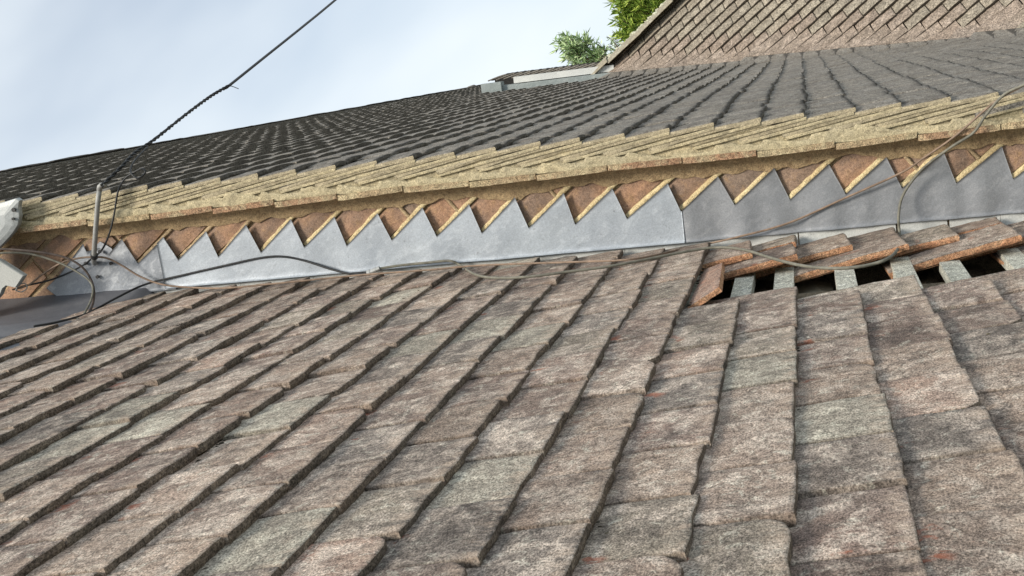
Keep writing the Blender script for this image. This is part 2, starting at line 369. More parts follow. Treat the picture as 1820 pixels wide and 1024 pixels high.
for i, s in enumerate(tails):
    k = i-i0
    g_prev = s-tails[i-1] if i else .107
    tau = TT/ (.1077)*1.0
    y_ph = 1.991 if k % 2 == 0 else 1.991-GW/2
    jlo = int(math.floor((.75-y_ph)/GW)); 
    row_off = rt.uniform(-.006, .006)
    for j in range(jlo, 12):
        y0 = y_ph+GW*j + row_off; y1 = y0+GW; yc = (y0+y1)/2
        if y1 < .80: continue
        wid = 1.
        ymax = YW-.012
        if s < -1.80: ymax = 2.86
        if s < -1.93: ymax = 2.74
        if s < -2.15: ymax = 2.55
        if y0 > ymax-.05: continue
        if y1 > ymax+.004:
            if s < -1.8: continue
            wid = (ymax-y0)/GW; yc = y0+(ymax-y0)/2
        px, py, _ = proj(P(s-.05, yc, NT))
        if not (-260 < px < 2000 and -100 < py < 1300): continue
        # missing tiles in the gap
        if k >= -1 and -.17 < s and 2.50 < yc:
            lim0 = 2.43 if k % 2 else 2.50
            edge_far = 2.84 if k % 2 == 0 else 2.93
            if k == -1: lim0 = 2.43; edge_far = 2.93
            if lim0 < y0+.03 and y1 < edge_far+.09: continue
        dn = rt.uniform(-.0005, .0048); rz = rt.uniform(-.011, .011); rx = rt.uniform(-.020, .020)
        sj = s+rt.uniform(-.0045, .004)+(rt.uniform(-.012, .01) if rt.random() < .08 else 0)
        r = rt.random()
        me_ = low_meshes[rt.randrange(16)]
        if near_any(px, py, GREEN, 40) : me_ = low_green[rt.randrange(4)]
        elif r < .03: me_ = low_green[rt.randrange(4)]
        elif near_any(px, py, REDS, 40): me_ = low_red[rt.randrange(3)]
        elif r > .996: me_ = low_red[rt.randrange(3)]
        if yc > 2.8 and s > -.2:
            me_ = low_side[rt.randrange(4)]; rz = rt.uniform(-.02, .012)
            if y0 < 3.0: rz = rt.uniform(.05, .08); tau *= 1.5; yc -= .02; dn += .003
        low_tile(sj, yc, me_, tau*rt.uniform(.93, 1.07), dn, rz, rx, wid=wid); count_low += 1
print('near tiles', count_low)
# slipped tile leaning at the end of the gap
def free_tile(name, corners, th, mats, label, cat, par=None):
    a, b, c, d = corners; n_ = (b-a).cross(d-a).normalized()
    V, Fc = [], []; K = 6
    for lv in (0, 1):
        for i in range(K+1):
            for j in range(K+1):
                u, v = i/K, j/K; p = a*(1-u)*(1-v)+b*u*(1-v)+c*u*v+d*(1-u)*v
                e = .0015 if (i in (0, K) or j in (0, K)) else 0
                V.append(p-n_*(th if lv else 0)+n_*((nz3(p.x*60, p.y*60, p.z*60)*.001-e)*(1 if not lv else -1)))
    st = (K+1)**2; MI = []
    for i in range(K):
        for j in range(K):
            q = i*(K+1)+j; Fc.append((q, q+K+1, q+K+2, q+1)); MI.append(0); Fc.append((st+q, st+q+1, st+q+K+2, st+q+K+1)); MI.append(1)
    ring = [(0, j) for j in range(K)]+[(i, K) for i in range(K)]+[(K, j) for j in range(K, 0, -1)]+[(i, 0) for i in range(K, 0, -1)]
    for q in range(len(ring)):
        x = ring[q][0]*(K+1)+ring[q][1]; y = ring[(q+1) % len(ring)]; y = y[0]*(K+1)+y[1]
        Fc.append((x, y, st+y, st+x)); MI.append(1)
    o = place(name, mesh(name, V, Fc, mats, MI)); tag(o, label, cat); return o
free_tile('slipped_tile', [onN(1252, 478, -.512), onN(1221, 546, -.512), onN(1277, 509, -.478), onN(1283, 466, -.485)], .014, [M_lowred, M_side],
          'slipped orange clay tile tipped up at the left end of the hole in the roof', 'roof tile')
# battens, rafters, underlay
nb = 0
for i, s in enumerate(tails):
    k = i-i0
    if k < -4 or k > 9: continue
    sb = s-TL+.262+ (.014, -.006, .006)[i % 3]
    y0, y1 = 2.2, 3.16
    vs, fs = boxv(P(sb-.0, (y0+y1)/2, -.5475), .021, (y1-y0)/2, .0125, S, YV, N)
    place('batten', mesh('batten', vs, fs, M_wood), near_roof); nb += 1
for yr in (2.30, 2.73, 3.10):
    vs, fs = boxv(P(-.2, yr, -.5475-.0125-.052), 2.6, .024, .05, S, YV, N)
    place('rafter', mesh('rafter', vs, fs, M_rafter), near_roof)
vs, fs = boxv(P(-.2, 1.6, -.665), 2.9, 1.56, .004, S, YV, N)
place('underlay', mesh('underlay', vs, fs, M_dust), near_roof)
def ragged_sheet(name, cpts, mat, par, bulge=0., n_=8):
    V = [p+N*nz3(p.x*30, p.y*30, 2)*bulge for p in cpts]
    c = sum(cpts, Vector())/len(cpts)+N*bulge; V.append(c); Fc = [(i, (i+1) % len(cpts), len(cpts)) for i in range(len(cpts))]
    V2 = [v-N*.0015 for v in V]; q = len(V); F2 = [tuple(j+q for j in reversed(f)) for f in Fc]
    F3 = [(i, q+i, q+(i+1) % len(cpts), (i+1) % len(cpts)) for i in range(len(cpts))]
    return place(name, mesh(name, V+V2, Fc+F2+F3, mat), par)
ragged_sheet('torn_underlay', [onN(a, b, -.588) for a, b in ((1412, 520), (1420, 500), (1447, 489), (1468, 492), (1481, 512), (1478, 535), (1440, 545))], M_paper, near_roof, .01)
ragged_sheet('torn_underlay', [onN(a, b, -.59) for a, b in ((1330, 530), (1350, 500), (1375, 502), (1392, 515), (1386, 540), (1350, 545))], M_rafter, near_roof, .006)
ragged_sheet('torn_underlay', [onN(a, b, -.59) for a, b in ((1622, 505), (1640, 480), (1655, 478), (1668, 500), (1660, 520), (1640, 525))], M_rafter, near_roof, .006)
ragged_sheet('torn_underlay', [onN(a, b, -.59) for a, b in ((1690, 492), (1700, 470), (1735, 465), (1752, 480), (1740, 500), (1710, 505))], M_rafter, near_roof, .006)
# broken bits of tile lying in the hole
for q in range(16):
    c0 = P(rt.uniform(-.16, .42), rt.uniform(2.55, 2.86), -.655); r_ = rt.uniform(.008, .024)
    pts_ = [c0+S*math.cos(a)*r_*rt.uniform(.6, 1.3)+YV*math.sin(a)*r_*rt.uniform(.6, 1.3) for a in (0, 1.2, 2.3, 3.5, 4.9)]
    V = pts_+[p+N*.011 for p in pts_]; Fc = [(4, 3, 2, 1, 0), (5, 6, 7, 8, 9)]+[(i, (i+1) % 5, (i+1) % 5+5, i+5) for i in range(5)]
    place('tile_fragment', mesh('tile_fragment', V, Fc, M_side), near_roof)
# building under the near roof
hv = [(-2.6, .1), (1.6, .1), (1.6, 3.16), (-2.6, 3.16)]
V = [Vector((x, y, 0)) for x, y in hv]+[Vector((x, y, Z0+(-.78-x*sP)/cP)) for x, y in hv]
M_render = mortar_mat('house_render', (.5, .46, .38), (.45, .42, .36), (.3, .28, .22), k=.3)
place('wall', mesh('wall', V, [(0, 3, 2, 1), (4, 5, 6, 7), (0, 1, 5, 4), (1, 2, 6, 5), (2, 3, 7, 6), (3, 0, 4, 7)], M_render), near_roof)
# moss and dirt gathered under the tails
def clumps(name, items, mat, par):
    V, Fc = [], []
    for (c, r, sq) in items:
        b = len(V); n1, n2 = 6, 4
        for a in range(n2+1):
            th = math.pi*a/n2
            for q in range(n1):
                ph = 2*math.pi*q/n1; d = Vector((math.sin(th)*math.cos(ph)*1.5, math.sin(th)*math.sin(ph), math.cos(th)*sq))
                rr = r*(1+.5*nz3(c.x*99+d.x*2, c.y*99+d.y*2, d.z*2))
                V.append(c+(S*d.x+YV*d.y+N*d.z)*rr)
        for a in range(n2):
            for q in range(n1): Fc.append((b+a*n1+q, b+a*n1+(q+1) % n1, b+(a+1)*n1+(q+1) % n1, b+(a+1)*n1+q))
    o = place(name, mesh(name, V, Fc, mat), par); o['kind'] = 'stuff'; return o
items = []
for q in range(420):
    i = rt.randrange(2, len(tails)-4); s = tails[i]; y = rt.uniform(1.0, 3.0); c = rt.random()
    if s > -.2 and y > 2.4: continue
    if s < -1.7 and y > 2.5: continue
    for z in range(rt.randrange(1, 6)):
        ds = abs(rt.gauss(0, .005)); items.append((P(s+.002+ds, y+rt.gauss(0, .012), NT-.013+ds*.13), rt.uniform(.0012, .0035), .8))
clumps('moss', items, M_grime, near_roof)
items = []
for q in range(160):
    i = rt.randrange(2, len(tails)-4); s = tails[i]-rt.uniform(.01, .09); y = rt.uniform(1.0, 2.9)
    if s > -.25 and y > 2.4: continue
    items.append((P(s, y, NT-.13*(tails[i]-s)+.002), rt.uniform(.0007, .0022), .5))
clumps('debris', items, M_mossg, near_roof)

# ------------------------------------------------------------------ gable wall
Vp = [(194, 451+19), (246, 469), (319, 461), (390, 456), (466, 448), (543, 438.6), (618, 436), (698, 426.5), (778, 419), (858, 413.5), (941, 404.5), (1023, 398), (1115, 388), (1211, 375.6), (1306, 364), (1404, 355), (1503, 345), (1603, 334.6), (1699, 325.8), (1800, 318)]
Pp = [(218, 424), (293, 420), (369, 410), (440, 398), (519, 388.5), (596, 384), (673, 378), (752, 368), (835, 362), (916, 350), (1003, 342), (1089, 334), (1187, 325), (1276, 313), (1376, 298), (1473, 291), (1575, 279), (1677, 270), (1780, 260)]
Vs = [sn(a, b, YW) for a, b in Vp]; Ps = [sn(a, b, YW) for a, b in Pp]
ds = (Vs[-1][0]-Vs[2][0])/(len(Vs)-3)
for q in range(4):
    Vs.append((Vs[-1][0]+ds, Vs[-1][1])); Ps.append((Vs[-2][0]+.104, -.339))
gable = empty('gable_wall', O+Vector((-.6, 3.2, -6)), 'brown brick gable wall showing as diamonds above the stepped lead', 'wall')
def xz(s, n): return (s*cP+n*sP, -s*sP+n*cP)
zs = {}
x2, z2 = xz(*Vs[2]); xl, zl = xz(*Vs[19]); dz = (z2-zl)/17
rb = random.Random(5)
split = {7: .075, 8: .085, 10: .105, 17: .055, 18: .075, 4: .12, 5: .15, 0: .1}
def brick_geo(x0, x1, z0, z1, yf, seed):
    r_ = random.Random(seed); V = []; K = 5; KZ = 3
    # front grid, slightly pillowed and chipped
    for a in range(K+1):
        for b in range(KZ+1):
            x = x0+(x1-x0)*a/K; z = z0+(z1-z0)*b/KZ; e = a in (0, K) or b in (0, KZ)
            V.append(Vector((x+(r_.uniform(-.0015, .0015)), yf+(.003 if e else 0)+r_.uniform(-.001, .001), z+r_.uniform(-.0012, .0012))))
    Fc = [(a*(KZ+1)+b, (a+1)*(KZ+1)+b, (a+1)*(KZ+1)+b+1, a*(KZ+1)+b+1) for a in range(K) for b in range(KZ)]
    ring = [(a, 0) for a in range(K)]+[(K, b) for b in range(KZ)]+[(a, KZ) for a in range(K, 0, -1)]+[(0, b) for b in range(KZ, 0, -1)]
    base = len(V)
    for a, b in ring: p = V[a*(KZ+1)+b]; V.append(Vector((p.x, yf+.06, p.z)))
    for q in range(len(ring)):
        a, b = ring[q], ring[(q+1) % len(ring)]
        Fc.append((a[0]*(KZ+1)+a[1], base+q, base+(q+1) % len(ring), b[0]*(KZ+1)+b[1]))
    Fc.append(tuple(range(base+len(ring)-1, base-1, -1)))
    return V, Fc
for ci in range(-10, 27):
    if 0 <= ci-0 and ci < len(Vs): xv, zv = xz(*Vs[ci])
    else: xv, zv = x2+(ci-2)*(xl-x2)/17, z2-(ci-2)*dz
    if ci < 2: zv = z2-(ci-2)*dz; xv = x2+(ci-2)*(xl-x2)/17
    pp = xv+split.get(ci, .175)
    edges = [pp-.43, pp-.215, pp, pp+.215, pp+.43] if ci >= 0 else [pp-.645, pp-.43, pp-.215, pp, pp+.215]
    for a, b in zip(edges[:-1], edges[1:]):
        b = min(b, (-.222-(zv+.0725)*cP)/sP)          # bricks are cut off under the verge
        if ci >= 2: a = max(a, (-.462-zv*cP)/sP)
        if b-a < .03 or a*sP+zv*cP < -.75: continue
        V, Fc = brick_geo(a+.005, b-.005, Z0+zv+.012, Z0+zv+.0725, 3.169+rb.uniform(-.0015, .0015), ci*7+int(a*50))
        c0 = sum(V, Vector())/len(V); V = [v-c0 for v in V]
        place('brick', mesh('brick', V, Fc, M_brick), gable, Matrix.Translation(c0))
# mortar body behind the bricks, and the wall down to the ground
top = [Vector((-5.5, 3.179, 0)), Vector((3.0, 3.179, 0)), Vector((3.0, 3.179, Z0+(-.235-3.0*sP)/cP)), Vector((-2.95, 3.179, Z0+(-.235+2.95*sP)/cP)), Vector((-5.5, 3.179, Z0+(-.235+2.95*sP)/cP-1.8))]
V = top+[v+Vector((0, .22, 0)) for v in top]
Fc = [(0, 1, 2, 3, 4), (9, 8, 7, 6, 5)]+[((i+1) % 5, i, i+5, (i+1) % 5+5) for i in range(5)]
place('mortar', mesh('mortar', V, Fc, M_oldmortar), gable)
# pointing along the cut beds
def strip_poly(name, path, w0, w1, yf, th, mat, par, seed=0, nd=Vector((0, 0, 1))):
    """rounded strip along path (list of Vector) on the wall face"""
    V, Fc = [], []; r_ = random.Random(seed)
    for i, p in enumerate(path):
        a = w0*(1+r_.uniform(-.1, .1)); b = w1*(1+r_.uniform(-.16, .16))
        for d, y in ((-a, yf+th), (-a*.8, yf+.001), ((b-a)*.4, yf+.0008), (b*.8, yf+.0022), (b, yf+th)):
            V.append(Vector((p.x, y+r_.uniform(-.0005, .0005), p.z))+nd*d)
    for i in range(len(path)-1):
        for k in range(4): Fc.append((i*5+k, (i+1)*5+k, (i+1)*5+k+1, i*5+k+1))
    return place(name, mesh(name, V, Fc, mat, smooth=True), par)
for ci in range(0, len(Ps)):
    a = Vs[ci]; b = Ps[ci]
    if ci == 0: continue
    xa, za = xz(*a); xb, zb = xz(*b)
    K = 10; path = [Vector((xa+(xb-xa)*(t/K*1.22+.02), 0, Z0+za+(zb-za)*(t/K*1.22+.02))) for t in range(K+1)]
    strip_poly('pointing', path, .003, .0118 if ci > 3 else .009, YW-.0015, .014, M_point if ci > 3 else M_oldmortar, gable, ci, Vector((-.1, 0, 1)))
for ci, off in split.items():
    if not (1 <= ci < len(Ps)): continue
    xv, zv = xz(*Vs[ci]); x0_ = xv+off
    path = [Vector((x0_+.0015*nz3(t, ci, 3)*2, 0, Z0+zv+.010+.064*t/8)) for t in range(9)]
    strip_poly('pointing', path, .0048, .0048, 3.1655, .006, M_oldmortar, gable, 50+ci, Vector((1, 0, .05)))
# bedding fillet under the verge
def snP(s, y, n): return P(s, y, n)
V, Fc = [], []; KS = 300
for i in range(KS+1):
    s = -2.6+3.6*i/KS
    low = -.329+.010*nz3(s*6, 1, 4)*2+.006*nz3(s*25, 3, 1)*2+.003*nz3(s*90, 3, 9)
    for (n, y) in ((-.262, 3.150), (-.285, 3.158), (-.305, 3.163), (low+.003, 3.1635+.0015*nz3(s*40, 2, 2)), (low, 3.1655)):
        V.append(P(s, y+.0012*nz3(s*60, n*200, 5), n))
for i in range(KS):
    for k in range(4): Fc.append((i*5+k, i*5+k+1, (i+1)*5+k+1, (i+1)*5+k))
place('mortar_fillet', mesh('mortar_fillet', V, Fc, M_soffit, smooth=True), gable)

# ------------------------------------------------------------------ lead flashing
flash = empty('lead_flashing', P(-.6, YW, -.49), 'long stepped lead flashing with saw tooth top edge dressed along the brick wall', 'flashing')
def prof(sq, pts):
    for (a, b) in zip(pts[:-1], pts[1:]):
        if a[0] <= sq <= b[0]: return a[1]+(b[1]-a[1])*(sq-a[0])/max(b[0]-a[0], 1e-9)
    return pts[0][1] if sq < pts[0][0] else pts[-1][1]
saw = []
for ci in range(1, len(Ps)): saw += [Vs[ci], Ps[ci]]
def bump_y(s, n, kind):
    a = .0022*nz3(s*7, n*8, kind)*1.6+.0004*nz3(s*28, n*20, kind+3)
    f = max(0., min(1., (-.38-n)/.10))
    if kind == 2: a += .011*nz3(s*15, n*2, 8)*(.35+.65*f)-.002
    elif kind == 0: a += .004*nz3(s*16, n*14, 8)
    else: a += .0045*nz3(s*9, n*4, 8)*f
    return a
def lead_sheet(toppts, botpts, y, mat, kind, extra=()):
    s0, s1 = toppts[0][0], toppts[-1][0]
    ss = sorted(set([s0+(s1-s0)*i/max(2, int((s1-s0)/.009)) for i in range(int((s1-s0)/.009)+1)]+[p[0] for p in toppts]+[p[0] for p in botpts if s0 <= p[0] <= s1]+[s1]))
    KN = 14; V, Fc = [], []
    for s in ss:
        t, b = prof(s, toppts), prof(s, botpts)
        for k in range(KN+1):
            n = b+(t-b)*k/KN; V.append(P(s, y-.004+min(0, bump_y(s, n, kind)-.002)+.003-(.002 if k == 0 else 0), n))
    for i in range(len(ss)-1):
        for k in range(KN): Fc.append((i*(KN+1)+k, (i+1)*(KN+1)+k, (i+1)*(KN+1)+k+1, i*(KN+1)+k+1))
    q = len(V); V += [v+Vector((0, .002, 0)) for v in V]; Fc += [tuple(j+q for j in reversed(f)) for f in Fc]
    def rim(idx):
        for a, b in zip(idx[:-1], idx[1:]): Fc.append((a, a+q, b+q, b))
    rim([i*(KN+1) for i in range(len(ss))][::-1]); rim([i*(KN+1)+KN for i in range(len(ss))]); rim(list(range(KN+1))); rim([(len(ss)-1)*(KN+1)+k for k in range(KN, -1, -1)])
    me = mesh('lead_sheet', V, Fc, mat); nf = (len(ss)-1)*KN; me.polygons.foreach_set('use_smooth', [i < nf for i in range(len(Fc))])
    return place('lead_sheet', me, flash)
sA = sn(303, 512, YW)[0]; sB = sn(1212, 400, YW)[0]
nb_ = -.4915
def base(s): return nb_+.001*nz3(s*7, 3, 3)
botL = [(s/20, base(s/20)) for s in range(-60, 40)]
def cut(pts, a, b): return [(a, prof(a, pts))]+[p for p in pts if a < p[0] < b]+[(b, prof(b, pts))]
topM = cut(saw, sA-.012, sB+.004)
lead_sheet(topM, botL, YW-.0075, M_lead, 1)
topR = cut(saw, sB-.03, 1.0)
topR[0] = (sB-.03, min(topR[0][1], -.40))
lead_sheet(topR, botL, YW, M_lead2, 2)
q0 = [sn(a, b, YW) for a, b in ((84, 511), (109, 487), (132, 456), (148, 433), (155, 447), (178, 440), (194, 452), (217, 424), (246, 468), (293, 422), (300, 432))]
qb = [sn(84, 512, YW), sn(104, 527, YW), sn(122, 541, YW), sn(250, 520, YW), sn(330, 512, YW)]
sB0 = lead_sheet(q0, qb, YW-.001, M_lead0, 0)
# pale soakers dressed under the flashing, one to each course
for i, s in enumerate(tails):
    if s < -1.8 or s > 1.2: continue
    a, b = s-.112, s+.003
    yo = YW+.004+.0008*(i % 2); V = [P(a, yo, -.48), P(b, yo, -.48), P(b, yo, -.5225), P(a, yo, -.5225), P(a, YW-.03, -.5255), P(b, YW-.03, -.5215)]
    V2 = [v+Vector((0, .001, 0))-N*.001 for v in V]
    Fc = [(0, 3, 2, 1), (3, 4, 5, 2), (6, 7, 8, 9), (9, 8, 11, 10), (0, 1, 7, 6), (5, 4, 10, 11), (0, 6, 9, 3), (3, 9, 10, 4), (1, 2, 8, 7), (2, 5, 11, 8)]
    place('soaker', mesh('soaker', V+V2, Fc, M_soak), flash)
# dark lead lining at the top left end
V, Fc = [], []; K1, K2 = 40, 14
for i in range(K1+1):
    s = -2.9+1.16*i/K1
    for j in range(K2+1):
        y = 2.45+.72*j/K2
        dipn = -.507-.012*math.exp(-((y-2.98)/.07)**2)
        if y > 3.1: dipn += (y-3.1)*.35
        V.append(P(s, y, dipn+.003*nz3(s*8, y*8, 7)-(.03 if s > -1.80 else 0)))
for i in range(K1):
    for j in range(K2): a = i*(K2+1)+j; Fc.append((a, a+K2+1, a+K2+2, a+1))
q = len(V); V += [v-N*.002 for v in V]; Fc += [tuple(j+q for j in reversed(f)) for f in Fc]
lg = place('valley_lining', mesh('valley_lining', V, Fc, M_leadd, smooth=True), flash)

# ------------------------------------------------------------------ dark upper roof, swept valley and rear roof
G = .109; NU = -.194; YVG = 3.113; HZ = G*sP
upper = empty('dark_tiled_roof', P(-1.2, 5, -.25), 'dark grey cambered tile roof above the mortared verge, behind the flashing', 'roof')
rear = empty('rear_tiled_roof', O+Vector((.4, 9.3, .3)), 'steep buff plain tiled roof rising at the top right of the view', 'roof')
C = Vector((.992, -.127, 0)).normalized(); RP = math.radians(40)
Hd = Vector((C.y, -C.x, 0)); Hd = Hd if Hd.y < 0 else -Hd
Rd = Hd*math.cos(RP)-Vector((0, 0, 1))*math.sin(RP)              # down the rear roof
Rn = C.cross(Rd); Rn = Rn if Rn.z > 0 else -Rn
P00 = onN(1440, 99, NU)
YN = 10.3; SNB = sn(872, 164, YN)[0]
RIDGE_K = -15.6; URIDGE = -3.62
def upper_x(k): # plan x of tail contour k on the upper roof (top surface)
    p = P(G*k, 0, NU); return p.x, p.z
def rear_line(z):   # point on the rear plane at height z
    t = (P00.z-z)/math.sin(RP); return P00+Rd*t
def corner(k):
    x, z = upper_x(k); q = rear_line(z); t = (x-q.x)/C.x; v = q+C*t; return Vector((x, v.y, z))
RF = .20
rz_ = random.Random(3)
specs_u, specs_r = [], []       # (matrix, projected area, centre)
def add_spec(lst, p, down, tang, tau, wid=1., kind=0, ln=1.):
    """p tail centre on the top surface, down = slope direction, tang = across"""
    nrm = tang.cross(down); nrm = nrm if nrm.z > 0 else -nrm
    xd = (down+nrm*tau).normalized(); yd = nrm.cross(xd).normalized(); zd = xd.cross(yd)
    mt = frame(p, xd, yd, zd)
    pr = [proj(p+xd*a+yd*b) for a, b in ((0, -.087), (0, .087), (-.109, .087), (-.109, -.087))]
    ar = abs(sum(pr[i][0]*pr[(i+1) % 4][1]-pr[(i+1) % 4][0]*pr[i][1] for i in range(4))/2)
    cx, cy = sum(q[0] for q in pr)/4, sum(q[1] for q in pr)/4
    vis = -20 < cx < 1840 and -20 < cy < 1044
    lst.append((mt@Matrix.Rotation(rz_.uniform(-.012, .012), 4, 'Z')@Matrix.Rotation(rz_.uniform(-.02, .02), 4, 'X')@Matrix.Diagonal((ln, wid, 1, 1)), ar if vis else 0, (cx, cy), kind))
TWU = .172
kmin = int(URIDGE/G)
for k in range(kmin+1, 22):
    x, z = upper_x(k)
    off = (0 if k % 2 == 0 else TWU/2)+rz_.uniform(-.006, .006)
    if k > RIDGE_K:
        cv = corner(k); yend = cv.y-RF
    else: cv = None; yend = 14.4 if G*k < SNB-.02 else YN-.05
    nfull = 0; y = YVG - (0 if k % 2 == 0 else TWU/2)
    # straight run
    while y+TWU <= yend+TWU*.5:
        y0 = max(y, YVG); y1 = y+TWU; w_ = (y1-y0)/TWU
        sag = -.012*math.sin(max(0, min(1, (y-4)/7))*math.pi)*(1 if k < -18 else .3)
        wob = .004*nz3(k*.25, y*.9, 2)
        add_spec(specs_u, Vector((x, (y0+y1)/2, z))+N*(sag+wob+rz_.uniform(-.0012, .0018))*(0 if y < YVG+.02 else 1)+S*rz_.uniform(-.006, .006), S, YV, .10 if y > YVG+.02 else .16, w_*.99, 1 if y < YVG+.02 else 0, max(.2, min(1, (G*k-URIDGE)/.285)))
        y += TWU
    if cv is None: continue
    # wedge tiles through the swept valley, then the bond of the rear roof
    ln = max(.25, min(1., (k-RIDGE_K)*HZ/math.sin(RP)/.27))
    cx = (cv-P00).dot(C); WR = TWU
    ph = (0 if k % 2 == 0 else WR/2)
    jc = math.ceil((cx+.10-ph)/WR)*WR+ph           # first regular joint on the rear roof
    def bez(kk, y_end, jend):
        v = corner(kk); a_ = Vector((v.x, y_end, v.z)); c_ = v+C*jend
        return a_, v, c_
    v1 = corner(k-1); dv = v1-cv
    A0, B0, C0 = Vector((x, y, z)), cv, cv+C*(jc-cx)
    A1, B1, C1 = Vector((v1.x, y, v1.z)), v1, v1+C*(jc-(v1-P00).dot(C))
    def qb_(A, B, D, t): return A*(1-t)**2+B*2*t*(1-t)+D*t*t
    blen = sum((qb_(A0, B0, C0, (i+1)/30)-qb_(A0, B0, C0, i/30)).length for i in range(30))
    nbt = max(2, 2*round(blen/WR/2)); hh = 0.
    cuts = [0.]+[(i+hh*.6)/nbt for i in range(1, nbt)]+[1.]
    for t0, t1 in zip(cuts[:-1], cuts[1:]):
        V_, F_, M_ = [], [], []; KB = 4; jit = rz_.uniform(-.003, .003); tw_ = rz_.uniform(-.004, .004)
        e0 = t0+.006; e1 = t1-.006
        for i in range(KB+1):
            t = e0+(e1-e0)*i/KB; tail = qb_(A0, B0, C0, t); head = qb_(A1, B1, C1, t)
            dd = head-tail; lift = .019*(1-.25*t)
            q1 = tail+Vector((0, 0, jit+tw_*(i/KB-.5)-.003*(2*i/KB-1)**2)); q0_ = tail+dd*min(1.5, 1.5*ln+.2)-Vector((0, 0, lift*1.5))
            V_ += [q1, q0_, q1-Vector((0, 0, .016)), q0_-Vector((0, 0, .014))]
        for i in range(KB):
            o_ = i*4; F_ += [(o_+1, o_, o_+4, o_+5), (o_, o_+2, o_+6, o_+4), (o_+2, o_+3, o_+7, o_+6)]; M_ += [0, 1, 1]
        F_ += [(0, 1, 3, 2), (KB*4, KB*4+2, KB*4+3, KB*4+1)]; M_ += [0, 0]
        tm = (t0+t1)/2; ctr = qb_(A0, B0, C0, tm); u_ = tm > .5
        pr = [proj(V_[0]), proj(V_[KB*4]), proj(V_[KB*4].lerp(V_[KB*4+1], .66)), proj(V_[0].lerp(V_[1], .66))]
        ar = abs(sum(pr[i][0]*pr[(i+1) % 4][1]-pr[(i+1) % 4][0]*pr[i][1] for i in range(4))/2)
        vis = -20 < pr[0][0] < 1840 and -20 < pr[0][1] < 1044
        (specs_r if u_ else specs_u).append((Matrix.Translation(ctr), ar if vis else 0, (0, 0), (M_rearpink if u_ else M_up, V_, F_, M_)))
    down = Rd
    c_ = jc
    base_ = cv-C*cx
    while c_ < 7.5:
        pos = base_+C*(c_+WR/2)
        sp = 2 if c_ < jc+.1 and rz_.random() < .7 else 0
        add_spec(specs_r, pos+Vector((0, 0, rz_.uniform(-.002, .002)))+Rd*rz_.uniform(-.004, .004), down, C, .19, .985, sp, ln)
        c_ += WR
# the rear roof above the meeting with the dark roof's ridge side is closed by its own ridge
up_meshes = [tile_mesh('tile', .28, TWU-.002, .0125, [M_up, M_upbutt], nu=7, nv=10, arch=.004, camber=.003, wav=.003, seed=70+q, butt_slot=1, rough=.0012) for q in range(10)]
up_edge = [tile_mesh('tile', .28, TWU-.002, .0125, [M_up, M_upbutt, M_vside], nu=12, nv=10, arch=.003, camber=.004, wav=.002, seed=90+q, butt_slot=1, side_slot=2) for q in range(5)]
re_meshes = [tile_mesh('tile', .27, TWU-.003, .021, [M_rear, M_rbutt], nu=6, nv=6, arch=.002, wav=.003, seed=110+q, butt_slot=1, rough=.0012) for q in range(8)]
re_pink = [tile_mesh('tile', .27, TWU-.003, .021, [M_rearpink, M_rbutt], nu=6, nv=6, arch=.002, wav=.003, seed=130+q, butt_slot=1, rough=.0012) for q in range(3)]
def low_poly(arch):
    """few-faced tile for the joined field: (verts, faces, mat idx)"""
    V, Fc, MI = [], [], []; K = 4
    for x in (0, -.28):
        for j in range(K+1):
            v = j/K; zz = arch*(1-(2*v-1)**2)-arch
            V.append(Vector((x, (v-.5)*(TWU-.002), zz)))
            V.append(Vector((x-.001, (v-.5)*(TWU-.002), zz-.0125)))
    for j in range(K):
        a = 2*j; b = 2*(K+1)+2*j
        Fc.append((a, b, b+2, a+2)); MI.append(0)
        Fc.append((a, a+2, a+3, a+1)); MI.append(1)
        Fc.append((a+1, a+3, b+3, b+1)); MI.append(1)
    Fc.append((0, 1, 2*(K+1)+1, 2*(K+1))); MI.append(0); a = 2*K; b = 2*(K+1)+2*K; Fc.append((a, b, b+1, a+1)); MI.append(0)
    return V, Fc, MI
def emit(specs, parent, pick, farmats, name, limit, arch):
    order = sorted(range(len(specs)), key=lambda i: -specs[i][1]*(50 if specs[i][3] == 1 else 1)); keep = set([i for i in order[:limit] if specs[i][1] > 0])
    V, Fc, MI = [], [], []; lv, lf, lm = low_poly(arch); inv = Matrix(ROOF_M).inverted()
    for i, (mt, ar, c_, kd) in enumerate(specs):
        if isinstance(kd, tuple) and i in keep:
            c0 = mt.translation; place('tile', mesh('tile', [v-c0 for v in kd[1]], kd[2], [kd[0], M_rbutt if kd[0] is M_rearpink else M_upbutt], kd[3]), parent, Matrix.Translation(c0))
        elif isinstance(kd, tuple):
            b = len(V); V += [inv@v for v in kd[1]]; Fc += [tuple(j+b for j in f) for f in kd[2]]; MI += kd[3]
        elif i in keep: place('tile', pick(kd), parent, mt)
        else:
            b = len(V); mm = inv@mt; V += [mm@v for v in lv]; Fc += [tuple(j+b for j in f) for f in lf]; MI += lm
    o = place(name, mesh(name, V, Fc, farmats, MI), parent, Matrix(ROOF_M)); o['kind'] = 'stuff'
    print(name, len(specs), len(keep))
M_buttf = clay_mat('shaded_dark_tile_edge_far', [(.12, .11, .094), (.155, .141, .12)], (.19, .172, .148), .4, island=True)  # same painted butt shade for the joined field
emit(specs_u, upper, lambda kd: rz_.choice(up_edge if kd == 1 else up_meshes), [M_upf, M_buttf], 'tile_field', 298, .004)
emit(specs_r, rear, lambda kd: rz_.choice(re_pink if kd == 2 else re_meshes), [M_rearf, M_rbutt], 'tile_field', 298, .002)
